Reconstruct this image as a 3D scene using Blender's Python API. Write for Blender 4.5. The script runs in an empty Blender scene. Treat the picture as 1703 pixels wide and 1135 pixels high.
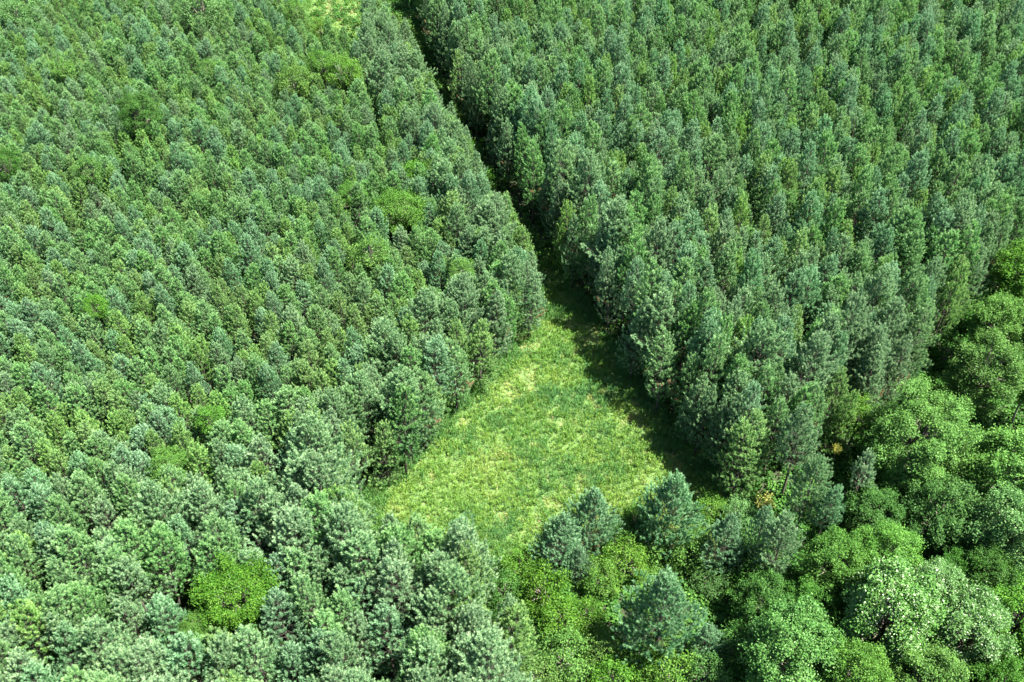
import bpy, math, random
import numpy as np
from mathutils import Vector, Euler

# ------------------------------------------------------------------ camera, sky, sun, exposure
sc = bpy.context.scene
col = sc.collection
PW, PH = 1703.0, 1135.0
F_PX = 1620.0                        # focal length in photograph pixels (34 mm lens)
CAM_H, PITCH = 98.0, math.radians(43.0)
cam_data = bpy.data.cameras.new('camera')
cam_data.sensor_width = 36.0
cam_data.lens = 36.0 * F_PX / PW
cam_data.clip_start, cam_data.clip_end = 0.5, 6000.0
cam = bpy.data.objects.new('camera', cam_data)
cam.location = (0, 0, CAM_H)
cam.rotation_euler = (math.radians(90) - PITCH, 0, 0)
col.objects.link(cam)
sc.camera = cam

SUN_ELEV, SUN_AZ = math.radians(64), math.radians(-16)      # azimuth from +X, counter-clockwise
sd = Vector((math.cos(SUN_ELEV) * math.cos(SUN_AZ), math.cos(SUN_ELEV) * math.sin(SUN_AZ), math.sin(SUN_ELEV)))
world = bpy.data.worlds.new('World')
sc.world = world
world.use_nodes = True
wn = world.node_tree.nodes
bg = wn['Background']
sky = wn.new('ShaderNodeTexSky')
sky.sky_type = 'NISHITA'
sky.sun_disc = False
sky.sun_elevation = SUN_ELEV
sky.sun_rotation = math.atan2(sd.x, sd.y)
world.node_tree.links.new(sky.outputs[0], bg.inputs[0])
bg.inputs[1].default_value = 0.05
sun_data = bpy.data.lights.new('sun', 'SUN')
sun_data.energy = 5.0
sun_data.angle = math.radians(0.5)
sun_data.color = (1.0, 0.95, 0.86)
sun = bpy.data.objects.new('sun', sun_data)
sun.rotation_euler = sd.to_track_quat('Z', 'Y').to_euler()
sun.location = (60, -40, 120)
col.objects.link(sun)
sc.view_settings.view_transform = 'Standard'
sc.view_settings.look = 'None'
sc.view_settings.gamma = 1.0
sc.view_settings.exposure = 2.5
sc.cycles.max_bounces = 6
sc.cycles.diffuse_bounces = 2
sc.cycles.glossy_bounces = 2
sc.cycles.transmission_bounces = 4
sc.cycles.sample_clamp_indirect = 6.0

# ------------------------------------------------------------------ pixel <-> ground
SP, CP = math.sin(PITCH), math.cos(PITCH)


def at(px, py, z=0.0):
    """The point at height z that the photograph shows at pixel px, py."""
    x = (px - PW / 2) / F_PX
    y = -(py - PH / 2) / F_PX
    d = (x, CP + y * SP, -SP + y * CP)
    t = (z - CAM_H) / d[2]
    return np.array((d[0] * t, d[1] * t, z))


def project(p):
    x, y, z = p[0], p[1], p[2] - CAM_H
    depth = y * CP - z * SP
    up = y * SP + z * CP
    return PW / 2 + F_PX * x / depth, PH / 2 - F_PX * up / depth, depth


def gpoly(pts, z=0.0):
    return np.array([at(px, py, z)[:2] for px, py in pts])


def inside(poly, x, y):
    n = len(poly)
    c = False
    j = n - 1
    for i in range(n):
        xi, yi = poly[i]
        xj, yj = poly[j]
        if (yi > y) != (yj > y) and x < (xj - xi) * (y - yi) / (yj - yi) + xi:
            c = not c
        j = i
    return c


def inside_many(poly, P):
    x, y = P[:, 0], P[:, 1]
    c = np.zeros(len(P), bool)
    n = len(poly)
    j = n - 1
    for i in range(n):
        xi, yi = poly[i]
        xj, yj = poly[j]
        if yi != yj:
            m = ((yi > y) != (yj > y)) & (x < (xj - xi) * (y - yi) / (yj - yi) + xi)
            c ^= m
        j = i
    return c


def edge_dist(poly, P, closed=True):
    P = np.atleast_2d(P)
    best = np.full(len(P), 1e9)
    n = len(poly)
    for i in range(n if closed else n - 1):
        a, b = poly[i], poly[(i + 1) % n]
        ab = b - a
        t = np.clip(((P - a) @ ab) / (ab @ ab + 1e-9), 0, 1)
        best = np.minimum(best, np.linalg.norm(P - a - t[:, None] * ab, axis=1))
    return best


def vnoise(P, scale, seed):
    """Smooth value noise of 2-D points, 0..1."""
    rs = np.random.RandomState(seed)
    tab = rs.rand(256, 256)
    q = P / scale + 1000.3
    i = np.floor(q).astype(int)
    f = q - i
    f = f * f * (3 - 2 * f)
    a = tab[i[:, 0] % 256, i[:, 1] % 256]
    b = tab[(i[:, 0] + 1) % 256, i[:, 1] % 256]
    c = tab[i[:, 0] % 256, (i[:, 1] + 1) % 256]
    d = tab[(i[:, 0] + 1) % 256, (i[:, 1] + 1) % 256]
    return (a * (1 - f[:, 0]) + b * f[:, 0]) * (1 - f[:, 1]) + (c * (1 - f[:, 0]) + d * f[:, 0]) * f[:, 1]


# ------------------------------------------------------------------ meshes and tags
def face_mesh(name, V, k, mat, tint=None, smooth=False):
    """V: (n, k, 3) loose k-gons with one tint value per face."""
    n = len(V)
    me = bpy.data.meshes.new(name)
    me.vertices.add(n * k)
    me.vertices.foreach_set('co', V.astype(np.float32).ravel())
    me.loops.add(n * k)
    me.loops.foreach_set('vertex_index', np.arange(n * k, dtype=np.int32))
    me.polygons.add(n)
    me.polygons.foreach_set('loop_start', np.arange(0, n * k, k, dtype=np.int32))
    if tint is not None:
        at_ = me.attributes.new('tint', 'FLOAT', 'FACE')
        at_.data.foreach_set('value', tint.astype(np.float32))
    me.materials.append(mat)
    me.update(calc_edges=True)
    return me


class Tubes:
    """Tapered tubes collected into one mesh."""
    def __init__(self):
        self.v, self.f = [], []

    def tube(self, pts, rad, sides=5):
        base = len(self.v)
        n = len(pts)
        for i, p in enumerate(pts):
            p = np.array(p, float)
            a = np.array(pts[max(i - 1, 0)], float)
            b = np.array(pts[min(i + 1, n - 1)], float)
            d = b - a
            d /= np.linalg.norm(d) + 1e-9
            u = np.cross(d, (0.31, 0.87, 0.12) if abs(d[1]) < 0.9 else (1, 0, 0))
            u /= np.linalg.norm(u)
            w = np.cross(d, u)
            for s in range(sides):
                t = 2 * math.pi * s / sides
                self.v.append(p + rad[i] * (math.cos(t) * u + math.sin(t) * w))
        for i in range(n - 1):
            for s in range(sides):
                s2 = (s + 1) % sides
                self.f.append((base + i * sides + s, base + i * sides + s2, base + (i + 1) * sides + s2, base + (i + 1) * sides + s))
        self.f.append(tuple(base + s for s in reversed(range(sides))))

    def mesh(self, name, mat):
        me = bpy.data.meshes.new(name)
        me.from_pydata([tuple(v) for v in self.v], [], self.f)
        me.materials.append(mat)
        for p in me.polygons:
            p.use_smooth = True
        return me


def link(name, me, parent=None):
    o = bpy.data.objects.new(name, me)
    col.objects.link(o)
    if parent is not None:
        o.parent = parent
    return o


def unit(a):
    return a / (np.linalg.norm(a, axis=-1, keepdims=True) + 1e-9)


# ------------------------------------------------------------------ materials
def ramp(nt, stops):
    r = nt.nodes.new('ShaderNodeValToRGB')
    cr = r.color_ramp
    while len(cr.elements) < len(stops):
        cr.elements.new(0.5)
    for e, (p, c) in zip(cr.elements, stops):
        e.position = p
        e.color = (*c, 1)
    return r


def leaf_material(name, stops, jitter=0.25, trans=0.35, rough=0.55, spec=0.25, patch=0.35, hue=0.03):
    """Foliage: colour from the face's own tint, varied per tree and by slow patches; part of the light passes through."""
    m = bpy.data.materials.new(name)
    m.use_nodes = True
    nt = m.node_tree
    nt.nodes.clear()
    L = nt.links.new
    out = nt.nodes.new('ShaderNodeOutputMaterial')
    a = nt.nodes.new('ShaderNodeAttribute')
    a.attribute_name = 'tint'
    r = ramp(nt, stops)
    L(a.outputs['Fac'], r.inputs[0])
    oi = nt.nodes.new('ShaderNodeObjectInfo')
    hs = nt.nodes.new('ShaderNodeHueSaturation')
    mv = nt.nodes.new('ShaderNodeMapRange')
    mv.inputs['To Min'].default_value = 1 - jitter
    mv.inputs['To Max'].default_value = 1 + jitter
    L(oi.outputs['Random'], mv.inputs['Value'])
    L(mv.outputs[0], hs.inputs['Value'])
    geo = nt.nodes.new('ShaderNodeNewGeometry')
    nz = nt.nodes.new('ShaderNodeTexNoise')
    nz.inputs['Scale'].default_value = 0.045
    nz.inputs['Detail'].default_value = 2
    L(geo.outputs['Position'], nz.inputs['Vector'])
    mh = nt.nodes.new('ShaderNodeMapRange')
    mh.inputs['From Min'].default_value = 0.3
    mh.inputs['From Max'].default_value = 0.7
    mh.inputs['To Min'].default_value = 0.5 - hue
    mh.inputs['To Max'].default_value = 0.5 + hue
    L(nz.outputs['Fac'], mh.inputs['Value'])
    w2 = nt.nodes.new('ShaderNodeTexWhiteNoise')
    w2.noise_dimensions = '1D'
    L(oi.outputs['Random'], w2.inputs['W'])
    ms = nt.nodes.new('ShaderNodeMapRange')
    ms.inputs['To Min'].default_value = 1 - patch
    ms.inputs['To Max'].default_value = 1 + patch * 0.5
    L(w2.outputs['Value'], ms.inputs['Value'])
    L(ms.outputs[0], hs.inputs['Saturation'])
    L(mh.outputs[0], hs.inputs['Hue'])
    L(r.outputs[0], hs.inputs['Color'])
    p = nt.nodes.new('ShaderNodeBsdfPrincipled')
    p.inputs['Roughness'].default_value = rough
    p.inputs['Specular IOR Level'].default_value = spec
    L(hs.outputs[0], p.inputs['Base Color'])
    t = nt.nodes.new('ShaderNodeBsdfTranslucent')
    g = nt.nodes.new('ShaderNodeHueSaturation')
    g.inputs['Saturation'].default_value = 1.15
    g.inputs['Value'].default_value = 1.0
    L(hs.outputs[0], g.inputs['Color'])
    L(g.outputs[0], t.inputs['Color'])
    mx = nt.nodes.new('ShaderNodeMixShader')
    mx.inputs[0].default_value = trans
    L(p.outputs[0], mx.inputs[1])
    L(t.outputs[0], mx.inputs[2])
    L(mx.outputs[0], out.inputs['Surface'])
    return m


def noise_material(name, stops, scale, rough=0.9, detail=6, bump=0.4):
    m = bpy.data.materials.new(name)
    m.use_nodes = True
    nt = m.node_tree
    L = nt.links.new
    p = nt.nodes['Principled BSDF']
    geo = nt.nodes.new('ShaderNodeNewGeometry')
    nz = nt.nodes.new('ShaderNodeTexNoise')
    nz.inputs['Scale'].default_value = scale
    nz.inputs['Detail'].default_value = detail
    nz.inputs['Roughness'].default_value = 0.7
    L(geo.outputs['Position'], nz.inputs['Vector'])
    r = ramp(nt, stops)
    L(nz.outputs['Fac'], r.inputs[0])
    L(r.outputs[0], p.inputs['Base Color'])
    p.inputs['Roughness'].default_value = rough
    p.inputs['Specular IOR Level'].default_value = 0.15
    b = nt.nodes.new('ShaderNodeBump')
    b.inputs['Strength'].default_value = bump
    b.inputs['Distance'].default_value = 0.1
    L(nz.outputs['Fac'], b.inputs['Height'])
    L(b.outputs[0], p.inputs['Normal'])
    return m


# tint 0..0.9 living needles, above 0.95 dead rusty ones
def pine_stops(k, g):
    c0, c1, c2 = g
    return [(0.0, c0), (0.5, c1), (0.9, c2), (0.96, (0.27, 0.19, 0.10))]


PINE_LOOKS = {
    'blue-green': pine_stops(0, ((0.040, 0.130, 0.060), (0.128, 0.278, 0.124), (0.262, 0.435, 0.242))),
    'grey-green': pine_stops(0, ((0.046, 0.126, 0.052), (0.140, 0.272, 0.120), (0.285, 0.430, 0.218))),
    'mid-green': pine_stops(0, ((0.040, 0.132, 0.040), (0.126, 0.282, 0.092), (0.256, 0.440, 0.168))),
    'yellow-green': pine_stops(0, ((0.046, 0.136, 0.034), (0.140, 0.286, 0.078), (0.275, 0.440, 0.142))),
}
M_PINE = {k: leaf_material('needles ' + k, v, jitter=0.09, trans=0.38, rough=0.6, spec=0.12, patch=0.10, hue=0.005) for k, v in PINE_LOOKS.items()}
M_LEAF = {
    'bright': leaf_material('leaves bright', [(0, (0.024, 0.082, 0.010)), (0.5, (0.059, 0.160, 0.020)), (1, (0.126, 0.269, 0.040))], jitter=0.10, trans=0.3, rough=0.5, spec=0.12, patch=0.1, hue=0.006),
    'silver': leaf_material('leaves silver', [(0, (0.027, 0.084, 0.017)), (0.5, (0.063, 0.155, 0.032)), (0.75, (0.109, 0.218, 0.067)), (0.9, (0.302, 0.370, 0.235)), (1, (0.437, 0.487, 0.353))], jitter=0.06, trans=0.22, rough=0.42, spec=0.25, patch=0.1, hue=0.006),
    'deep': leaf_material('leaves deep', [(0, (0.017, 0.063, 0.009)), (0.5, (0.038, 0.113, 0.017)), (1, (0.080, 0.189, 0.030))], jitter=0.12, trans=0.3, rough=0.5, spec=0.10, patch=0.12, hue=0.006),  # deep green; also paints shade into trees and scrub of dark hollows
    'lime': leaf_material('leaves lime', [(0, (0.027, 0.088, 0.010)), (0.5, (0.064, 0.151, 0.018)), (1, (0.130, 0.244, 0.034))], jitter=0.10, trans=0.32, rough=0.5, spec=0.12, patch=0.12, hue=0.008),
    'pale': leaf_material('leaves pale', [(0, (0.027, 0.092, 0.017)), (0.5, (0.067, 0.172, 0.035)), (0.8, (0.118, 0.244, 0.067)), (1, (0.210, 0.336, 0.134))], jitter=0.08, trans=0.3, rough=0.5, spec=0.14, patch=0.1, hue=0.006),
    'gold': leaf_material('leaves gold', [(0, (0.109, 0.143, 0.021)), (0.5, (0.227, 0.227, 0.029)), (1, (0.336, 0.311, 0.050))], jitter=0.1, trans=0.35, rough=0.5, spec=0.3, patch=0.1, hue=0.01),
}
M_BARK = noise_material('pine bark', [(0.3, (0.050, 0.046, 0.036)), (0.7, (0.120, 0.110, 0.090))], 3.0)
M_BARK_B = noise_material('grey bark', [(0.3, (0.08, 0.07, 0.055)), (0.7, (0.22, 0.20, 0.165))], 2.0)
M_FLOOR = noise_material('forest floor', [(0.25, (0.016, 0.026, 0.012)), (0.5, (0.030, 0.036, 0.018)), (0.62, (0.026, 0.050, 0.016)), (0.8, (0.055, 0.050, 0.030))], 0.45)
M_SOIL = noise_material('clearing soil', [(0.3, (0.050, 0.100, 0.028)), (0.55, (0.09, 0.15, 0.045)), (0.8, (0.18, 0.18, 0.08))], 0.8)
M_GRASS = leaf_material('clearing grass', [(0.0, (0.050, 0.139, 0.059)), (0.2, (0.069, 0.181, 0.055)), (0.45, (0.094, 0.206, 0.039)), (0.7, (0.148, 0.262, 0.044)), (0.86, (0.227, 0.290, 0.076)), (1.0, (0.302, 0.273, 0.143))],
                        jitter=0.0, trans=0.35, rough=0.6, spec=0.12, patch=0.0, hue=0.006)

# ------------------------------------------------------------------ the ground, as one sheet, and the open patches
def sheet(name, P, z, mat):
    me = bpy.data.meshes.new(name)
    me.from_pydata([(float(x), float(y), z) for x, y in P], [], [tuple(range(len(P)))])
    me.materials.append(mat)
    o = link(name, me)
    o['kind'] = 'structure'
    return o


sheet('ground', [(-2500, -1500), (2500, -1500), (2500, 4000), (-2500, 4000)], 0.0, M_FLOOR)

EDGE_R = [(650, -60), (694, 40), (738, 140), (778, 215), (862, 350), (930, 450), (1004, 575), (1078, 680), (1145, 775), (1225, 842)]
EDGE_L = [(604, -10), (656, 95), (744, 255), (826, 395), (896, 538), (858, 605), (775, 692), (702, 768), (640, 830), (590, 872)]
CLEAR_PX = [(868, 500), (905, 425), (945, 450), (1025, 575), (1105, 680), (1190, 780), (1270, 830), (1250, 910), (1120, 960), (1000, 990), (850, 990), (700, 950), (575, 878), (606, 812), (672, 742), (748, 668), (826, 585)]
CLEARING = gpoly(CLEAR_PX)
CLEAR_C = CLEARING.mean(0)
LANE = gpoly(EDGE_L[:5] + EDGE_R[5::-1])
FIELD = gpoly([(440, -140), (640, -140), (625, -40), (622, 40), (604, 116), (524, 118), (500, 50), (465, -20)])
sheet('clearing_floor', CLEARING, 0.004, M_SOIL)
sheet('field', FIELD, 0.004, M_SOIL)

# ------------------------------------------------------------------ grass: weeds, reeds and dry tufts of the clearing, the lane and the far field
def grass_object(name, label, poly, density, hmin, hmax, seed, lane=False, blades=11, bw=0.075, pale=0.0):
    rs = np.random.RandomState(seed)
    lo, hi = poly.min(0), poly.max(0)
    n = int((hi - lo).prod() * density)
    P = lo + rs.rand(n, 2) * (hi - lo)
    P = P[inside_many(poly, P)]
    n = len(P)
    a = vnoise(P, 7.0, seed + 1) * 0.55 + vnoise(P, 2.2, seed + 2) * 0.45
    b = vnoise(P, 4.5, seed + 3) * 0.6 + vnoise(P, 1.6, seed + 4) * 0.4
    dry = vnoise(P, 3.2, seed + 5) * 0.6 + vnoise(P, 1.1, seed + 6) * 0.4
    dE = edge_dist(poly, P)
    tint = 0.60 + (a - 0.5) * 0.48 + rs.randn(n) * 0.06 + pale
    h = hmin + (hmax - hmin) * (0.35 + 0.65 * b) * (0.7 + 0.6 * rs.rand(n))
    blue = (b + 0.10 * rs.randn(n) > 0.62)
    tint = np.where(blue, tint * 0.45 + 0.06 * rs.rand(n), tint)
    h = np.where(blue, h * 1.25, h)
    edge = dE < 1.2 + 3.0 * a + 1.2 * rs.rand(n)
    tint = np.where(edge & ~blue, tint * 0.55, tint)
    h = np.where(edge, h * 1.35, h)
    bare = dry + 0.05 * rs.randn(n) > 0.72
    tint = np.where(bare, 0.72 + 0.26 * rs.rand(n), tint)
    h = np.where(bare, h * 0.35, h)
    keep = ~((dry > 0.80) & (rs.rand(n) < 0.4))
    if lane:
        keep &= rs.rand(n) < 0.8
    P, tint, h = P[keep], tint[keep], h[keep]
    n = len(P)
    P = np.repeat(P, blades, 0)
    H = np.repeat(h, blades) * (0.55 + 0.6 * rs.rand(n * blades))
    T = np.clip(np.repeat(tint, blades) + rs.randn(n * blades) * 0.07, 0.0, 1.0)
    ang = rs.rand(n * blades) * 2 * math.pi
    rad = np.sqrt(rs.rand(n * blades)) * 0.20
    base = np.stack((P[:, 0] + np.cos(ang) * rad, P[:, 1] + np.sin(ang) * rad, np.zeros(n * blades)), 1)
    # on stalks: half of the blades are leaves set high on the stalk and spread sideways
    high = rs.rand(n * blades) < 0.55
    z0 = np.where(high, H * (0.3 + 0.5 * rs.rand(n * blades)), 0.0)
    base[:, 2] = z0
    lean = np.where(high, 0.9, 0.28) * (0.5 + rs.rand(n * blades))
    ln = np.where(high, 0.34, H)
    la = rs.rand(n * blades) * 2 * math.pi
    d = unit(np.stack((np.cos(la) * lean, np.sin(la) * lean, np.ones_like(la)), 1))
    tip = base + d * ln[:, None]
    wa = la + math.pi / 2 + rs.randn(n * blades) * 0.5
    w = bw * (0.7 + 0.6 * rs.rand(n * blades)) * np.where(high, 1.25, 0.75)
    side = np.stack((np.cos(wa), np.sin(wa), np.zeros_like(wa)), 1) * w[:, None] * 0.5
    mid = base + d * (ln * 0.5)[:, None]
    V = np.stack((base, mid + side, tip, mid - side), 1)
    me = face_mesh(name, V, 4, M_GRASS, T)
    o = link(name, me)
    o['kind'] = 'stuff'
    o['label'] = label
    o['category'] = 'grass'
    return o


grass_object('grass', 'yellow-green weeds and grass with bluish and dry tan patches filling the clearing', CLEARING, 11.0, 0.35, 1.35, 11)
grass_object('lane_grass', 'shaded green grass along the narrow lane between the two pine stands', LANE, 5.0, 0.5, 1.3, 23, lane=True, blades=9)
grass_object('field_grass', 'pale green meadow grass in the field at the top edge', FIELD, 3.0, 0.4, 0.9, 37, blades=8, bw=0.12, pale=0.28)


def undergrowth_object(poly, density, seed, near=None):
    """Low scrub on the forest floor under the edges and between the broadleaf trees."""
    rs = np.random.RandomState(seed)
    lo, hi = poly.min(0), poly.max(0)
    n = int((hi - lo).prod() * density)
    P = lo + rs.rand(n, 2) * (hi - lo)
    P = P[inside_many(poly, P)]
    P = P[vnoise(P, 3.0, seed + 1) > 0.10]
    if near is not None:           # thick scrub where the canopy is open
        Q = lo + rs.rand(int(n * 2.2), 2) * (hi - lo)
        P = np.vstack((P, Q[inside_many(near, Q)]))
    P = P[~(inside_many(CLEARING, P) & (edge_dist(CLEARING, P) > 1.6))]
    n = len(P)
    H = 0.7 + 1.3 * vnoise(P, 4.0, seed + 2) * rs.rand(n)
    k = 34
    Q, HH = np.repeat(P, k, 0), np.repeat(H, k)
    m = n * k
    d = unit(rs.randn(m, 3))
    pos = np.stack((Q[:, 0], Q[:, 1], HH * 0.55), 1) + d * (np.cbrt(rs.rand(m)) * HH * 0.62)[:, None]
    pos[:, 2] = np.maximum(pos[:, 2], 0.06)
    nv = unit(d * 0.4 + np.array((0, 0, 0.8)) + rs.randn(m, 3) * 0.5)
    t1 = unit(np.cross(nv, rs.randn(m, 3)))
    t2 = np.cross(nv, t1)
    l = (0.13 + 0.12 * rs.rand(m))[:, None]
    V = np.stack((pos - t1 * l, pos - t2 * l * 0.6, pos + t1 * l, pos + t2 * l * 0.6), 1)
    o = link('undergrowth', face_mesh('undergrowth', V, 4, M_LEAF['deep'], np.clip(np.repeat(rs.rand(n), k) * 0.6 + 0.2 + rs.randn(m) * 0.15, 0, 1)))  # dark leaf tone also paints in the black shade of the gaps
    o['kind'] = 'stuff'
    o['label'] = 'dark low scrub covering the floor under the trees and around the clearing'
    o['category'] = 'undergrowth'


undergrowth_object(gpoly([(-250, -120), (1950, -120), (2000, 1300), (-200, 1300)]), 0.8, 77, gpoly([(830, 960), (1000, 985), (1120, 950), (1250, 900), (1280, 820), (1420, 730), (1520, 630), (1720, 420), (1900, 500), (1900, 1300), (830, 1300)]))

# ------------------------------------------------------------------ pines
def pine_tree_meshes(seed, H, cb, R, mat, point=0.54, step=0.58, gap=0.0, brush=0.46):
    """Trunk with limbs, and the crown: whorls of limbs whose twigs end in upright brushes of needles."""
    rs = np.random.RandomState(seed)
    T = Tubes()
    bend = rs.randn(2) * 0.25
    def stem_at(z):
        t = z / H
        return np.array((bend[0] * t * t + 0.08 * math.sin(3 * t + seed), bend[1] * t * t + 0.08 * math.sin(4 * t + 2 * seed), z))
    r0 = 0.009 * H + 0.015
    zs = np.linspace(0, H * 0.985, 9)
    T.tube([stem_at(z) for z in zs], [r0 * (1 - 0.9 * z / H) + 0.012 for z in zs], 7)
    zb = cb * H
    tufts_p, tufts_d, tufts_s, tufts_t = [], [], [], []
    for k in range(int(zb / 1.5)):                           # dead stubs under the crown
        z = zb * (0.35 + 0.63 * rs.rand())
        a = rs.rand() * 6.283
        p = stem_at(z)
        l = R * (0.35 + 0.5 * rs.rand())
        T.tube([p, p + l * np.array((math.cos(a), math.sin(a), -0.1 + 0.3 * rs.rand()))], [0.035, 0.012], 3)
    z = zb
    a0 = rs.rand() * 6.283
    lop = rs.rand(8) ** 1.3
    while z < H - 0.35:
        t = (z - zb) / (H - zb)
        prof = (1 - t) ** point * (0.66 + 0.34 * min(1.0, t / 0.22))
        nb = 5 if t < 0.75 else 4
        a0 += 0.9 + rs.rand()
        for b in range(nb):
            if rs.rand() < gap:
                continue
            a = a0 + 6.283 * b / nb + rs.randn() * 0.28
            Lb = max(0.35, R * prof * (0.78 + 0.42 * rs.rand()) * (0.74 + 0.56 * lop[int((a % 6.283) / 0.7854 + t * 2.5) % 8]))
            el = math.radians(6 + 56 * t ** 0.9 + rs.randn() * 7)
            out = np.array((math.cos(a), math.sin(a), 0.0))
            sd_ = np.array((-math.sin(a), math.cos(a), 0.0))
            p0 = stem_at(z + rs.randn() * 0.1)
            pts = []
            for q in np.linspace(0, 1, 4):
                pts.append(p0 + out * Lb * q * math.cos(el) + np.array((0, 0, 1.0)) * Lb * (q * math.sin(el) + 0.16 * q * q))
            T.tube(pts[:3], [0.026 * (1 - 0.5 * t), 0.016, 0.007], 3)
            dead = rs.rand() < (0.012 if t < 0.3 else 0.0)
            nt_ = max(1, int(Lb / brush + rs.rand()))
            for j in range(nt_):
                q = 1.0 - 0.66 * (j / max(nt_, 1)) ** 0.9
                p = p0 + out * Lb * q * math.cos(el) + np.array((0, 0, 1.0)) * Lb * (q * math.sin(el) + 0.16 * q * q)
                offs = (0,) if j == 0 else ((-1, 1) if rs.rand() < 0.85 else ((-1,) if rs.rand() < 0.5 else (1,)))
                for s in offs:
                    w = s * (0.16 + Lb * (0.08 + 0.32 * (1 - q)) * (0.7 + 0.7 * rs.rand()))
                    pp = p + sd_ * w + np.array((0, 0, 0.05 + 0.22 * rs.rand()))
                    if abs(w) > 0.3 and rs.rand() < 0.6:
                        T.tube([p - out * abs(w) * 0.5, pp], [0.008, 0.004], 3)
                    tufts_p.append(pp)
                    tufts_d.append(out * (0.50 - 0.30 * t) + sd_ * s * 0.2 + np.array((0, 0, 0.85 + 0.45 * t)) + rs.randn(3) * 0.20)
                    tufts_s.append((0.85 + 0.4 * rs.rand()) * (1.0 if Lb > 0.7 else 0.85))
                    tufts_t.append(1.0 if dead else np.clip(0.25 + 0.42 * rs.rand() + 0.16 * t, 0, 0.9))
        z += step * (0.8 + 0.4 * rs.rand()) * (1 - 0.25 * t)
    for k in range(5):                                       # the leader's own candles
        tufts_p.append(stem_at(H * 0.985) + np.array((0, 0, -0.12 * k)) + rs.randn(3) * 0.09)
        tufts_d.append(np.array((rs.randn() * 0.3, rs.randn() * 0.3, 1.0)))
        tufts_s.append(1.05)
        tufts_t.append(0.6)
    P, D = np.array(tufts_p), unit(np.array(tufts_d))
    S, TT = np.array(tufts_s), np.array(tufts_t)
    nn = 56
    n = len(P) * nn
    P, D, S = np.repeat(P, nn, 0), np.repeat(D, nn, 0), np.repeat(S, nn)
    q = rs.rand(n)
    base = P + D * (S * 0.44 * (q - 0.35))[:, None]
    rnd = unit(rs.randn(n, 3))
    rad = unit(rnd - D * (rnd * D).sum(1, keepdims=True))
    d = unit(D * (0.45 + 0.85 * q)[:, None] + rad * (1.0 - 0.45 * q)[:, None])
    ln = S * (0.185 + 0.06 * rs.rand(n))
    side = unit(np.cross(d, rs.randn(n, 3))) * (0.020 + 0.012 * rs.rand(n))[:, None]
    tip = base + d * ln[:, None]
    V = np.stack((base - side, base + side, tip), 1)
    tint = np.where(np.repeat(TT, nn) > 0.95, 1.0, np.clip(np.repeat(TT, nn) + rs.randn(n) * 0.05 + (q - 0.5) * 0.60, 0, 0.9))  # paler towards the brush tip: new growth, plus painted tuft highlight and inner shade
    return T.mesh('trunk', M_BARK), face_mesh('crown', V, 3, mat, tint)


PINES = []                     # (look, build, trunk mesh, crown mesh, R, H)
def add_pine(look, build, *a, **k):
    t, c = pine_tree_meshes(len(PINES) * 7 + 3, *a, M_PINE[look], **k)
    PINES.append(dict(look=look, build=build, trunk=t, crown=c, H=a[0], R=a[2]))


# close-grown trees of the stand
add_pine('blue-green', 'broad', 14.0, 0.44, 2.35)
add_pine('grey-green', 'broad', 13.6, 0.42, 2.5)
add_pine('mid-green', 'slim', 14.2, 0.44, 1.95)
add_pine('mid-green', 'broad', 14.2, 0.44, 2.3)
add_pine('yellow-green', 'slim', 13.2, 0.44, 1.95)
add_pine('blue-green', 'slim', 14.8, 0.44, 1.9)
add_pine('grey-green', 'thin-crowned', 13.4, 0.55, 2.1, gap=0.28)
add_pine('yellow-green', 'broad', 13.0, 0.42, 2.4)
# edge trees, limbs nearly to the ground on the open side
add_pine('grey-green', 'deep-crowned', 13.6, 0.20, 2.75, step=0.70, gap=0.08)
add_pine('mid-green', 'deep-crowned', 14.2, 0.24, 2.6, step=0.70, gap=0.10)
add_pine('yellow-green', 'deep-crowned', 12.6, 0.16, 2.7, step=0.70, gap=0.08)
# open-grown trees of the clearing's near side
add_pine('blue-green', 'full-crowned', 13.0, 0.20, 4.2, step=0.60, point=0.72, gap=0.03, brush=0.34)
add_pine('blue-green', 'conical', 11.0, 0.12, 3.4, step=0.54, point=0.80, brush=0.36)

add_pine('grey-green', 'spreading', 15.5, 0.30, 3.5, step=0.66, point=0.55, gap=0.05, brush=0.38)
SKETCH = []                    # every pine: dict(p, variant, s, rz, tilt)
rng = random.Random(5)

# stands (bases on the ground), beyond the frame too so that its edges are closed
STAND_L = np.vstack([gpoly(EDGE_L), gpoly([(600, 935), (690, 985), (780, 990), (842, 1020), (862, 1200), (850, 1330), (400, 1330), (-150, 1300), (-330, 1135), (-420, 700), (-480, 300), (-520, -120), (200, -150), (440, -140), (465, -20), (500, 50), (524, 118), (604, 116), (622, 40)])])
STAND_R = np.vstack([gpoly(EDGE_R), gpoly([(1330, 815), (1420, 740), (1500, 655), (1590, 560), (1680, 455), (1800, 420), (2150, 380), (2250, 100), (2300, -130), (1500, -150), (1000, -150), (690, -150)])])

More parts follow.
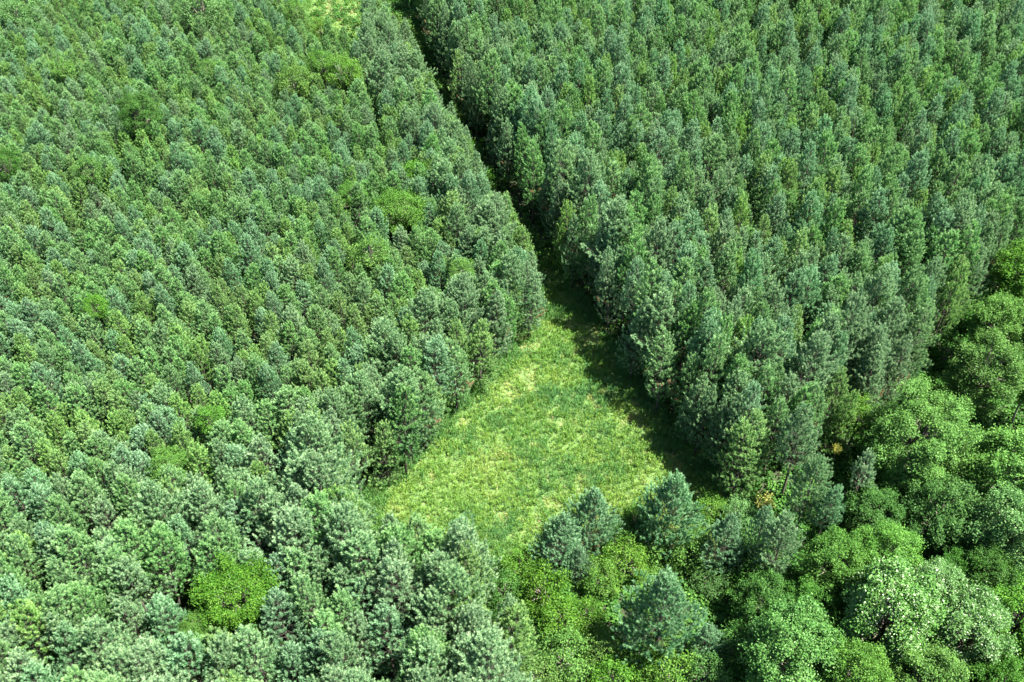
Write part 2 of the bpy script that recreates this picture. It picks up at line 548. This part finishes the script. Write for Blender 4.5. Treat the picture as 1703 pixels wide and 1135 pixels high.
# broadleaf trees, shrubs and vine-covered trees: px, py of the crown's middle, height of that middle, radius in px, kind, leaf look, description
BROAD = [
    (1528, 738, 9.0, 96, 'great', 'bright', 'large bright green broadleaf tree with many upright lobes at the pine stand edge'),
    (1636, 622, 9.0, 60, 'oak', 'bright', 'bright green broadleaf tree beside the black gap below the pines'),
    (1656, 541, 9.5, 48, 'oak', 'bright', 'smaller bright broadleaf crown next to the topmost broadleaf trees'),
    (1704, 455, 10.0, 50, 'oak', 'bright', 'topmost bright broadleaf tree, cut by the edge of the frame'),
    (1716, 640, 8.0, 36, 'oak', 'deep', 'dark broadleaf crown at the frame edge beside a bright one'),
    (1425, 700, 6.5, 40, 'sapling', 'lime', 'light yellowish broadleaf tree tucked between pines and large oak'),
    (1672, 790, 9.0, 72, 'oak', 'bright', 'bright broadleaf tree below the shaded frame edge crown'),
    (1680, 888, 9.0, 72, 'oak', 'pale', 'pale sunlit broadleaf tree on the frame edge above the silvery ones'),
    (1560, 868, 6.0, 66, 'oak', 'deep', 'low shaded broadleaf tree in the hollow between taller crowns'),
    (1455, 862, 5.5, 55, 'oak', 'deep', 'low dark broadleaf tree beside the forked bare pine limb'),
    (1385, 936, 8.0, 56, 'oak', 'bright', 'medium green broadleaf crown just above the silvery leafed tree'),
    (1475, 925, 8.5, 56, 'oak', 'bright', 'rounded green broadleaf crown between a dark hollow and silvery trees'),
    (1480, 1030, 9.5, 86, 'poplar', 'silver', 'large silvery leafed tree glinting white in the sun'),
    (1555, 985, 9.5, 50, 'poplar', 'silver', 'small silvery crown between the two large silvery trees'),
    (1614, 1052, 9.5, 70, 'poplar', 'silver', 'tall silvery leafed tree nearer the frame corner'),
    (1690, 1040, 8.0, 66, 'oak', 'bright', 'bright green broadleaf tree beside the silvery tree at the frame edge'),
    (1318, 1092, 8.0, 80, 'poplar', 'pale', 'pale green broadleaf tree at the bottom edge'),
    (1420, 1130, 8.0, 60, 'oak', 'bright', 'green broadleaf crown at the bottom edge under the silvery tree'),
    (1545, 1140, 8.0, 66, 'oak', 'bright', 'wide green broadleaf crown at the bottom edge between silvery trees'),
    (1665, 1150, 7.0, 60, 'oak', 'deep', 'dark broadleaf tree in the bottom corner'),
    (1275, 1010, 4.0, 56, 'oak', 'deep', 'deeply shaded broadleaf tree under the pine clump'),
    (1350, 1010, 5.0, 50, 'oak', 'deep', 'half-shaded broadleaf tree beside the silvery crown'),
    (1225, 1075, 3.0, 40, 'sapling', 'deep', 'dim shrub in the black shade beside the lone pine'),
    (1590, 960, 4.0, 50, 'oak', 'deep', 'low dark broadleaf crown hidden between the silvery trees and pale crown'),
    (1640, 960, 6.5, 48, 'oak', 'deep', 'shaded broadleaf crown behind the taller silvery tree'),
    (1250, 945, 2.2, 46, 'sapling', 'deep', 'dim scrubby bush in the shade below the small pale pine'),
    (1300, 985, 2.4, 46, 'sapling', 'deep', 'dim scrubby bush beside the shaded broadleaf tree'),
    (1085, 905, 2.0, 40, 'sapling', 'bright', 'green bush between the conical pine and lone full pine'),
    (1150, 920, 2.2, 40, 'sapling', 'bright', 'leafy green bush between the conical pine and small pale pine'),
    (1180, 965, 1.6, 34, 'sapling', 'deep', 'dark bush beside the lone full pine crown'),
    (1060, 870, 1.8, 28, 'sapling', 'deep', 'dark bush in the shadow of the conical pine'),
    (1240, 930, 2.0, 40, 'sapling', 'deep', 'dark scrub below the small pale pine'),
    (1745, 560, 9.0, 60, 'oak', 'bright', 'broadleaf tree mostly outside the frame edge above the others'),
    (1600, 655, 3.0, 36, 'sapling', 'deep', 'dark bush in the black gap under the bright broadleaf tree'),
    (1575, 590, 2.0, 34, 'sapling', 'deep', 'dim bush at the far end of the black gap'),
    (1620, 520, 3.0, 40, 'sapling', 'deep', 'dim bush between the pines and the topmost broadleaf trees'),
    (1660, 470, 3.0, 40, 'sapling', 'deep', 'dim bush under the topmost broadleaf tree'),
    # yellow-green saplings and brush at the near end of the clearing
    (866, 942, 2.6, 36, 'sapling', 'lime', 'yellow-green sapling standing at the foot of the clearing'),
    (905, 985, 2.8, 42, 'sapling', 'lime', 'bushy yellow-green sapling in the middle of the brush'),
    (936, 1030, 2.8, 40, 'sapling', 'lime', 'bright lime sapling beside the lone full pine'),
    (975, 1030, 2.0, 34, 'sapling', 'lime', 'low lime brush touching the lone pine shade'),
    (1040, 940, 2.4, 42, 'sapling', 'lime', 'spreading yellow-green bush above the lone full pine'),
    (1000, 965, 2.2, 34, 'sapling', 'lime', 'small lime bush just below the twin pines'),
    (1028, 900, 2.0, 34, 'sapling', 'deep', 'dark green bush between the twin pines and conical pine'),
    (838, 985, 2.2, 34, 'sapling', 'deep', 'dark bluish bush against the front pine row'),
    (850, 1040, 2.2, 34, 'sapling', 'deep', 'dark green shrub beside the lime saplings'),
    (938, 1098, 2.6, 46, 'sapling', 'bright', 'fine leaved bright green bush near the bottom edge'),
    (1000, 1085, 2.0, 36, 'sapling', 'lime', 'lime green bush under the lone full pine'),
    (1020, 1135, 2.2, 40, 'sapling', 'bright', 'green bush cut by the bottom edge'),
    (895, 1135, 2.2, 40, 'sapling', 'lime', 'lime sapling cut by the bottom edge beside the front pines'),
    (1110, 1125, 2.6, 46, 'sapling', 'lime', 'light green bush at the bottom edge under the lone pine'),
    (1175, 1125, 2.4, 42, 'sapling', 'deep', 'shaded green shrub at the bottom edge'),
    (1075, 1120, 2.0, 36, 'sapling', 'bright', 'small green bush below the lone pine trunk'),
    (1185, 850, 1.4, 30, 'sapling', 'lime', 'yellow-green shrub at the lit corner of the clearing'),
    (1225, 858, 1.8, 28, 'sapling', 'pale', 'pale rounded shrub behind the small shaded pine'),
    (1250, 880, 2.0, 26, 'sapling', 'pale', 'pale green shrub beside the golden leaved sprig'),
    (1272, 838, 2.2, 14, 'sprig', 'gold', 'golden yellow leaved sprig at the clearing corner'),
    (1392, 748, 5.0, 7, 'sprig', 'gold', 'tiny golden sprig by the large oak'),
    # in the stands
    (392, 985, 12.0, 70, 'vine', 'lime', 'big bright lime vine mound draped over pines'),
    (325, 1043, 10.5, 28, 'vine', 'lime', 'trailing lime vines hanging beneath the big vine mound'),
    (280, 775, 10.0, 38, 'vine', 'bright', 'dark bright-green vine covered tree sunk in the stand'),
    (662, 352, 9.0, 48, 'vine', 'bright', 'vivid green vine covered tree in a gap of the stand'),
    (585, 322, 9.5, 26, 'vine', 'bright', 'small vivid green vine patch above the gap'),
    (528, 395, 7.5, 18, 'vine', 'bright', 'narrow vivid green shrub in a slot between pines'),
    (725, 285, 9.5, 22, 'sapling', 'lime', 'yellow-green tree near the lane edge'),
    (690, 300, 8.0, 26, 'sapling', 'bright', 'leafy green tree beside the yellow-green one'),
    (768, 455, 11.0, 22, 'sapling', 'lime', 'yellow-green crown among grey pines above the clearing'),
    (618, 425, 11.0, 30, 'sapling', 'bright', 'light leafy crown among pines at mid stand'),
    (490, 137, 10.5, 28, 'sapling', 'lime', 'bright yellow-green crown deep in the stand'),
    (575, 127, 10.5, 30, 'sapling', 'lime', 'lime broadleaf crown below the dark hollow'),
    (535, 112, 10.5, 24, 'sapling', 'bright', 'bright leafy crown above the lime crown'),
    (232, 195, 11.5, 34, 'oak', 'deep', 'dark leafy broadleaf crown rising in the pine stand'),
    (106, 118, 11.5, 22, 'sapling', 'bright', 'pale leafy crown high in the stand'),
    (148, 285, 11.5, 24, 'sapling', 'bright', 'pale leafy crown beneath the dark broadleaf one'),
    (8, 275, 11.5, 24, 'sapling', 'deep', 'leafy crown cut by the frame side'),
    (335, 18, 11.5, 32, 'sapling', 'pale', 'pale leafy crown at the top edge'),
    (25, 30, 11.5, 24, 'sapling', 'pale', 'pale leafy crown in the top corner'),
    (350, 118, 11.5, 16, 'sapling', 'bright', 'small pale crown under the top edge pines'),
    (160, 512, 11.5, 20, 'sapling', 'bright', 'leafy crown among pines at mid height'),
    (352, 700, 11.0, 26, 'sapling', 'bright', 'speckled leafy crown above the vine covered tree'),
    (492, 22, 9.0, 20, 'sapling', 'bright', 'dark leafy tree beside the far field'),
    (533, 55, 4.0, 18, 'sapling', 'lime', 'light green tree in front of the far field'),
    # along the lane
    (668, 62, 3.0, 24, 'sapling', 'lime', 'lime shrub on the lit side of the far lane'),
    (686, 92, 2.6, 22, 'sapling', 'lime', 'lime shrub lower along the far lane'),
    (752, 205, 3.0, 24, 'sapling', 'lime', 'bright shrub leaning into the dark lane'),
    (775, 262, 2.4, 22, 'sapling', 'bright', 'green shrub along the middle of the lane'),
    (812, 300, 2.2, 18, 'sapling', 'bright', 'small green shrub at the lane bend'),
]

# pines that can be told one by one: px, py of the crown's middle, variant, scale
SPECIAL = [
    (1106, 1008, 11, 1.28, 'lone full-crowned blue-green pine with its trunk showing through'),
    (1117, 836, 12, 1.32, 'conical pine standing alone at the clearing corner'),
    (985, 852, 12, 1.08, 'upper of the twin pines at the foot of the clearing'),
    (934, 892, 12, 1.02, 'lower of the twin pines at the foot of the clearing'),
    (962, 930, 12, 0.62, 'small pine sunk in lime brush below the twin pines'),
    (762, 895, 11, 0.80, 'blue-green pine top poking into the foot of the clearing'),
    (1210, 892, 12, 0.98, 'small pale pine half in shade at the clearing corner'),
    (1300, 900, 13, 0.9, 'pine in the dark clump above the shaded hollow'),
    (1345, 812, 13, 0.95, 'deep-crowned pine leaning over the dark hollow'),
    (1325, 735, 1, 1.25, 'grey-green pine at the point of the stand'),
    (1432, 795, 6, 0.98, 'pine with a forked bare limb beside the large oak'),
    (1376, 850, 5, 0.85, 'slim pine in the clump beside the forked one'),
    (1176, 1062, 12, 0.72, 'small pine crowding the lone full pine'),
    (1265, 885, 5, 0.80, 'slim pine beside the golden sprig'),
]


def px_metres(rpx, p):
    return rpx * project(p)[2] / F_PX


occupied = []                  # (x, y, radius) kept free of stand pines
for b in BROAD:
    p = at(b[0], b[1], b[2])
    b_r = px_metres(b[3], p)
    occupied.append((p[0], p[1], b_r * 0.85 if b[2] > 4 else b_r * 0.55))
for s in SPECIAL:
    V_ = PINES[s[2]]
    p = at(s[0], s[1], V_['H'] * s[3] * 0.66)
    SKETCH.append(dict(p=p[:2], v=s[2], s=s[3], w=1.0, rz=rng.random() * 6.283, tilt=(0, 0), label=s[4]))
    occupied.append((p[0], p[1], V_['R'] * s[3] * 0.7))
for gx, gy, gr in ((1205, 340, 2.6), (1185, 330, 2.2), (1590, 175, 2.6), (1640, 225, 2.4), (1515, 130, 2.2), (1240, 70, 2.0), (1560, 60, 2.0), (612, 420, 1.8), (598, 75, 2.6), (378, 640, 1.8), (270, 565, 1.8), (1060, 470, 1.8), (1395, 590, 1.8), (1480, 505, 1.8), (380, 870, 1.6), (520, 830, 1.7), (680, 395, 2.4)):
    p = at(gx, gy, 7.0)        # openings in the canopy
    occupied.append((p[0], p[1], gr * 0.75))
occ = np.array(occupied)

row = (at(800, 215) - at(1185, 780))[:2]
row /= np.linalg.norm(row)


def fill_stand(poly, spacing_fn, seed, edge_line, kinds_fn, row_gap, loose=0.0):
    r = random.Random(seed)
    lo, hi = poly.min(0), poly.max(0)
    nrm = np.array((row[1], -row[0]))
    pts = []
    grid = {}
    dmin, dmax = 1e9, -1e9
    for cx in (lo[0], hi[0]):
        for cy in (lo[1], hi[1]):
            q = np.array((cx, cy)) @ nrm
            dmin, dmax = min(dmin, q), max(dmax, q)
    u = dmin
    while u < dmax:
        v = -60.0
        while v < 420.0:
            c = nrm * u + row * v
            sp = spacing_fn(c)
            j = c + np.array((r.gauss(0, 0.25), r.gauss(0, 0.30))) * sp * (1 + loose)
            v += sp * (0.85 + 0.3 * r.random())
            if not (lo[0] <= j[0] <= hi[0] and lo[1] <= j[1] <= hi[1]):
                continue
            if r.random() < 0.035 or not inside(poly, j[0], j[1]):
                continue
            if (np.hypot(occ[:, 0] - j[0], occ[:, 1] - j[1]) < occ[:, 2]).any():
                continue
            if loose:                      # natural regrowth: no rows, but no two stems on one spot
                cell = (int(j[0] // 1.6), int(j[1] // 1.6))
                if any(np.hypot(*(q - j)) < 1.45 for a in (-1, 0, 1) for b in (-1, 0, 1) for q in grid.get((cell[0] + a, cell[1] + b), ())):
                    continue
                grid.setdefault(cell, []).append(j)
            pts.append(j)
        u += row_gap
    E = edge_dist(edge_line, np.array(pts), closed=False)
    for j, e in zip(pts, E):
        k, s = kinds_fn(r, j, e)
        SKETCH.append(dict(p=j, v=k, s=s, w=(1.0 if loose else 0.84) + 0.30 * r.random(), rz=r.random() * 6.283, tilt=(r.gauss(0, 0.03), r.gauss(0, 0.03)), label=None))


front = gpoly([(-400, 900), (560, 900)])


def sp_left(c):
    near = max(0.0, min(1.0, (105 - np.hypot(c[0], c[1])) / 35.0))
    return 2.15 + 0.95 * near


def kinds_left(r, j, e):
    near = max(0.0, min(1.0, (105 - np.hypot(j[0], j[1])) / 35.0))
    s = (0.80 + 0.22 * near) * (0.88 + 0.22 * r.random())
    if e < 2.2:
        return r.choice((8, 8, 9, 10, 10)), s * 1.1
    if e < 9:
        return r.choice((0, 1, 13, 13, 3, 7, 8)), s * 1.18
    if near > 0.5:
        return r.choice((0, 0, 1, 1, 3, 6, 2, 7, 13)), s * 1.05
    return r.choice((2, 2, 3, 3, 4, 5, 7, 1, 0, 4)), s


def kinds_right(r, j, e):
    s = 1.14 * (0.84 + 0.30 * r.random())
    if e < 2.6:
        return r.choice((8, 9, 9, 8, 10)), s * 0.95
    if e < 9:
        return r.choice((0, 1, 3, 13, 5, 9)), s * 1.04
    return r.choice((2, 2, 3, 3, 5, 5, 0, 4, 4, 6, 1)), s


fill_stand(STAND_L, sp_left, 41, np.vstack([gpoly(EDGE_L), gpoly([(600, 935), (690, 985), (780, 990), (842, 1020), (862, 1200)])]), kinds_left, 2.25, 0.5)
fill_stand(STAND_R, lambda c: 2.9, 43, gpoly(EDGE_R + [(1330, 800), (1420, 740), (1500, 655), (1590, 560), (1680, 455)]), kinds_right, 3.0)

# where each crown's middle shows in the frame; the three hundred that show largest stand one by one
for t in SKETCH:
    V_ = PINES[t['v']]
    px, py, dep = project((t['p'][0], t['p'][1], V_['H'] * t['s'] * 0.75))
    t['px'], t['py'] = px, py
    t['size'] = V_['R'] * t['s'] * F_PX / dep
    t['seen'] = -10 < px < PW + 10 and -10 < py < PH + 10
order = sorted((t for t in SKETCH if t['seen']), key=lambda t: (t['label'] is None, -t['size']))
SINGLE = order[:300]
ids = {id(t) for t in SINGLE}
MASS = [t for t in SKETCH if id(t) not in ids]

# ------------------------------------------------------------------ broadleaf trees
def broad_meshes(seed, R, squash, nl, cl, leaves, leaf, mat, Hc, kind):
    """Crown centred Hc above the base: lobes on an ellipsoid, sprays on the lobes, leaves on the sprays."""
    rs = np.random.RandomState(seed)
    T = Tubes()
    top = np.array((0, 0, Hc + R * squash * 0.4))
    r0 = 0.05 * R + 0.05
    T.tube([(0, 0, 0), (0.08 * R, 0.03 * R, Hc * 0.4), (0.02, 0.06 * R, Hc * 0.8), top], [r0, r0 * 0.8, r0 * 0.6, r0 * 0.2], 7)
    C, LR = [], []
    for i in range(nl):
        zf = 1 - 1.85 * (i + 0.5) / nl
        a = i * 2.39996 + rs.randn() * 0.25
        rr = math.sqrt(max(0, 1 - zf * zf))
        k = 0.80 * (0.72 + 0.42 * rs.rand())
        c = np.array((math.cos(a) * rr * R * k, math.sin(a) * rr * R * k, zf * R * squash * k + rs.randn() * 0.10 * R))
        C.append(c)
        LR.append(R * (0.22 + 0.16 * rs.rand()) * (13.0 / nl) ** 0.42)
        T.tube([(0.03, 0.04 * R, Hc * (0.62 + 0.25 * rs.rand())), np.array((0, 0, Hc)) + c * 0.55 + np.array((0, 0, -0.05 * R)), np.array((0, 0, Hc)) + c * (0.75 if kind == 'vine' else 1.1)], [r0 * 0.42, r0 * 0.25, 0.02], 4)
    P, N, tt = [], [], []
    for c, lr in zip(C, LR):
        for j in range(cl):
            d = unit(rs.randn(3))
            if d[2] < -0.45:
                d[2] *= -0.6
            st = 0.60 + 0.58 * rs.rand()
            stretch = 1.8 if d[2] > 0 else 0.9
            P.append(c + d * lr * st * np.array((1, 1, stretch)))
            N.append(unit(d + unit(c + np.array((0, 0, 0.3 * R))) * 0.5))
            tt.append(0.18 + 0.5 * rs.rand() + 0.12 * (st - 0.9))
    P, N, tt = np.array(P), np.array(N), np.array(tt)
    P[:, 2] += Hc
    n = len(P) * leaves
    P, N, tt = np.repeat(P, leaves, 0), np.repeat(N, leaves, 0), np.repeat(tt, leaves)
    spread = leaf * 1.9
    along = rs.rand(n)
    pos = P + rs.randn(n, 3) * spread * np.array((0.62, 0.62, 0.5)) + N * ((along - 0.4) * spread * 2.2)[:, None]
    nv = unit(N * 0.55 + np.array((0.1, -0.1, 0.55)) + rs.randn(n, 3) * 0.55)
    t1 = unit(np.cross(nv, rs.randn(n, 3)))
    t2 = np.cross(nv, t1)
    l = leaf * (0.7 + 0.6 * rs.rand(n))[:, None]
    drop = nv * l * 0.18
    V = np.stack((pos - t1 * l * 0.55 - drop, pos - t2 * l * 0.34 - t1 * l * 0.05, pos + t1 * l * 0.6 - drop, pos + t2 * l * 0.34 - t1 * l * 0.05), 1)
    tint = np.clip(tt + rs.randn(n) * 0.16, 0, 1)
    return T.mesh('trunk', M_BARK_B), face_mesh('crown', V, 4, mat, tint)


BKIND = {   # native radius, flattening, lobes, sprays per lobe, leaves per spray, leaf length
    'great': (7.0, 0.95, 100, 40, 17, 0.19),
    'oak': (4.6, 1.20, 58, 36, 17, 0.19),
    'poplar': (4.8, 1.40, 64, 34, 16, 0.20),
    'sapling': (2.4, 1.15, 28, 17, 11, 0.16),
    'vine': (4.6, 0.60, 90, 22, 12, 0.17),
    'sprig': (1.0, 1.2, 8, 10, 8, 0.15),
}
BNAME = {'great': ('broadleaf_tree', 'tree'), 'oak': ('broadleaf_tree', 'tree'), 'poplar': ('silver_leaved_tree', 'tree'), 'sapling': ('young_broadleaf_tree', 'tree'), 'vine': ('vine_covered_tree', 'tree'), 'sprig': ('flowering_shrub', 'shrub')}
cache = {}
LANDMARKS = []


def make_broad(i, b):
    px, py, zc, rpx, kind, look, text = b
    p = at(px, py, zc)
    R = px_metres(rpx, p)
    nat, sq, nl, cl, lv, lf = BKIND[kind]
    zc_n = zc / (R / nat)
    key = (kind, look, i % 2, round(zc_n))
    if key not in cache:
        cache[key] = broad_meshes(len(cache) * 13 + 5, nat, sq, nl, cl, lv, lf, M_LEAF[look], round(zc_n), kind)
    tm, cm = cache[key]
    name, cat = BNAME[kind]
    if kind == 'sapling' and zc < 4:
        name, cat = 'leafy_shrub', 'shrub'
    if kind == 'sprig':
        name = 'golden_shrub'
    root = bpy.data.objects.new(name, None)
    col.objects.link(root)
    s = R / nat
    root.location = (p[0], p[1], 0)
    root.scale = (s, s, zc / round(zc_n))
    root.rotation_euler = (0, 0, (i * 2.1) % 6.283)
    root['label'], root['category'] = text, cat
    root['group'] = {'oak': 'broadleaf trees by the pine stand', 'great': 'broadleaf trees by the pine stand', 'poplar': 'silvery broadleaf trees'}.get(kind, 'broadleaf brush and saplings')
    link('trunk', tm, root)
    link('crown', cm, root)
    LANDMARKS.append((px, py, text))


for i, b in enumerate(BROAD):
    make_broad(i, b)

# ------------------------------------------------------------------ pines one by one
ORD = ['first', 'second', 'third', 'fourth', 'fifth', 'sixth', 'seventh', 'eighth', 'ninth', 'tenth', 'eleventh', 'twelfth']
MARKS = [   # things a pine's place can be told by
    (390, 985, 'the lime vine mound'), (280, 775, 'the sunken dark vine tree'), (665, 352, 'the vivid vine tree'), (690, 800, 'the clearing bank'),
    (905, 980, 'the lime saplings'), (352, 700, 'the speckled leafy crown'), (325, 1043, 'the trailing vines'), (1105, 1000, 'the lone full pine'),
    (1117, 838, 'the conical lone pine'), (1530, 742, 'the largest oak'), (1632, 622, 'the black gap'), (160, 512, 'the lone leafy crown'),
    (618, 425, 'the light mid-stand crown'), (768, 455, 'the yellow-green crown'), (880, 500, 'the mouth of the lane'),
    (1272, 838, 'the golden sprig'), (760, 890, 'the clearing front pine'), (20, 1100, 'the bottom corner'), (600, 1130, 'the middle of the bottom edge'),
    (20, 780, 'the frame side'), (1060, 640, 'the shaded bank'), (528, 395, 'the narrow vivid shrub'), (850, 1040, 'the dark shrub by the saplings'),
]


def place_words(t):
    """Which side of its landmark a pine stands on, and its rank there among the pines of the same look."""
    best = min(MARKS, key=lambda m: (m[0] - t['px']) ** 2 + (m[1] - t['py']) ** 2)
    def side(u):
        dx, dy = u['px'] - best[0], u['py'] - best[1]
        if abs(dy) > abs(dx):
            return 'above' if dy < 0 else 'below'
        return 'on the clearing side of' if (dx > 0) == (best[0] < 900) else 'beyond'
    s = side(t)
    same = [u for u in SINGLE if u['look'] == t['look'] and side(u) == s]
    same.sort(key=lambda u: (u['px'] - best[0]) ** 2 + (u['py'] - best[1]) ** 2)
    return ORD[min([id(u) for u in same].index(id(t)), len(ORD) - 1)], s, best[2]


for t in SINGLE:
    V_ = PINES[t['v']]
    t['look'] = V_['build'] + ' ' + V_['look']
proto = {}
for t in SINGLE:
    V_ = PINES[t['v']]
    root = bpy.data.objects.new('pine_tree', None)
    col.objects.link(root)
    root.location = (t['p'][0], t['p'][1], 0)
    root.scale = (t['s'] * t['w'], t['s'] * t['w'], t['s'])
    root.rotation_euler = (t['tilt'][0], t['tilt'][1], t['rz'])
    if t['label']:
        root['label'] = t['label']
    else:
        o_, s_, m_ = place_words(t)
        root['label'] = '%s pine, %s such %s %s' % (t['look'], o_, s_, m_)
    root['category'] = 'tree'
    root['group'] = 'pines of the plantation'
    if t['v'] not in proto:
        a, c = link('trunk', V_['trunk'], root), link('crown', V_['crown'], root)
        proto[t['v']] = (a, c)
    else:
        for src in proto[t['v']]:
            d = src.copy()
            d.parent = root
            col.objects.link(d)

# ------------------------------------------------------------------ the rest of the plantation: one object
def mass_object(name, label, items):
    me = bpy.data.meshes.new(name)
    n = len(items)
    me.vertices.add(n)
    me.vertices.foreach_set('co', np.array([(t['p'][0], t['p'][1], 0.0) for t in items], np.float32).ravel())
    a = me.attributes.new('turn', 'FLOAT_VECTOR', 'POINT')
    a.data.foreach_set('vector', np.array([(t['tilt'][0], t['tilt'][1], t['rz']) for t in items], np.float32).ravel())
    a = me.attributes.new('size', 'FLOAT_VECTOR', 'POINT')
    a.data.foreach_set('vector', np.array([(t['s'] * t['w'], t['s'] * t['w'], t['s']) for t in items], np.float32).ravel())
    a = me.attributes.new('which', 'INT', 'POINT')
    a.data.foreach_set('value', np.array([t['v'] for t in items], np.int32))
    o = link(name, me)
    o['kind'] = 'stuff'
    o['label'] = label
    o['category'] = 'trees'
    ng = bpy.data.node_groups.new('planting', 'GeometryNodeTree')
    ng.interface.new_socket('Geometry', in_out='INPUT', socket_type='NodeSocketGeometry')
    ng.interface.new_socket('Geometry', in_out='OUTPUT', socket_type='NodeSocketGeometry')
    N, L = ng.nodes.new, ng.links.new
    gi, go = N('NodeGroupInput'), N('NodeGroupOutput')
    join = N('GeometryNodeJoinGeometry')

    def named(nm, ty):
        q = N('GeometryNodeInputNamedAttribute')
        q.data_type = ty
        q.inputs['Name'].default_value = nm
        return q.outputs['Attribute']
    which, turn, size = named('which', 'INT'), named('turn', 'FLOAT_VECTOR'), named('size', 'FLOAT_VECTOR')
    e2r = N('FunctionNodeEulerToRotation')
    L(turn, e2r.inputs[0])
    for v in sorted({t['v'] for t in items}):
        g2i = N('GeometryNodeGeometryToInstance')
        for src in proto[v]:
            q = N('GeometryNodeObjectInfo')
            q.inputs['Object'].default_value = src
            L(q.outputs['Geometry'], g2i.inputs[0])
        cmp_ = N('FunctionNodeCompare')
        cmp_.data_type = 'INT'
        cmp_.operation = 'EQUAL'
        L(which, cmp_.inputs[2])
        cmp_.inputs[3].default_value = v
        iop = N('GeometryNodeInstanceOnPoints')
        L(gi.outputs[0], iop.inputs['Points'])
        L(cmp_.outputs[0], iop.inputs['Selection'])
        L(g2i.outputs[0], iop.inputs['Instance'])
        L(e2r.outputs[0], iop.inputs['Rotation'])
        L(size, iop.inputs['Scale'])
        L(iop.outputs[0], join.inputs[0])
    L(join.outputs[0], go.inputs[0])
    md = o.modifiers.new('planting', 'NODES')
    md.node_group = ng
    return o


for v in range(len(PINES)):          # a look that none of the single pines shows is swapped for its nearest kin
    if v not in proto:
        for t in MASS:
            if t['v'] == v:
                t['v'] = min(proto, key=lambda k: (PINES[k]['look'] != PINES[v]['look'], abs(k - v)))
mass_object('pine_forest', 'dense plantation of pines stretching away on both sides of the lane', MASS)
print('pines', len(SKETCH), 'single', len(SINGLE), 'mass', len(MASS), 'min size', SINGLE[-1]['size'])
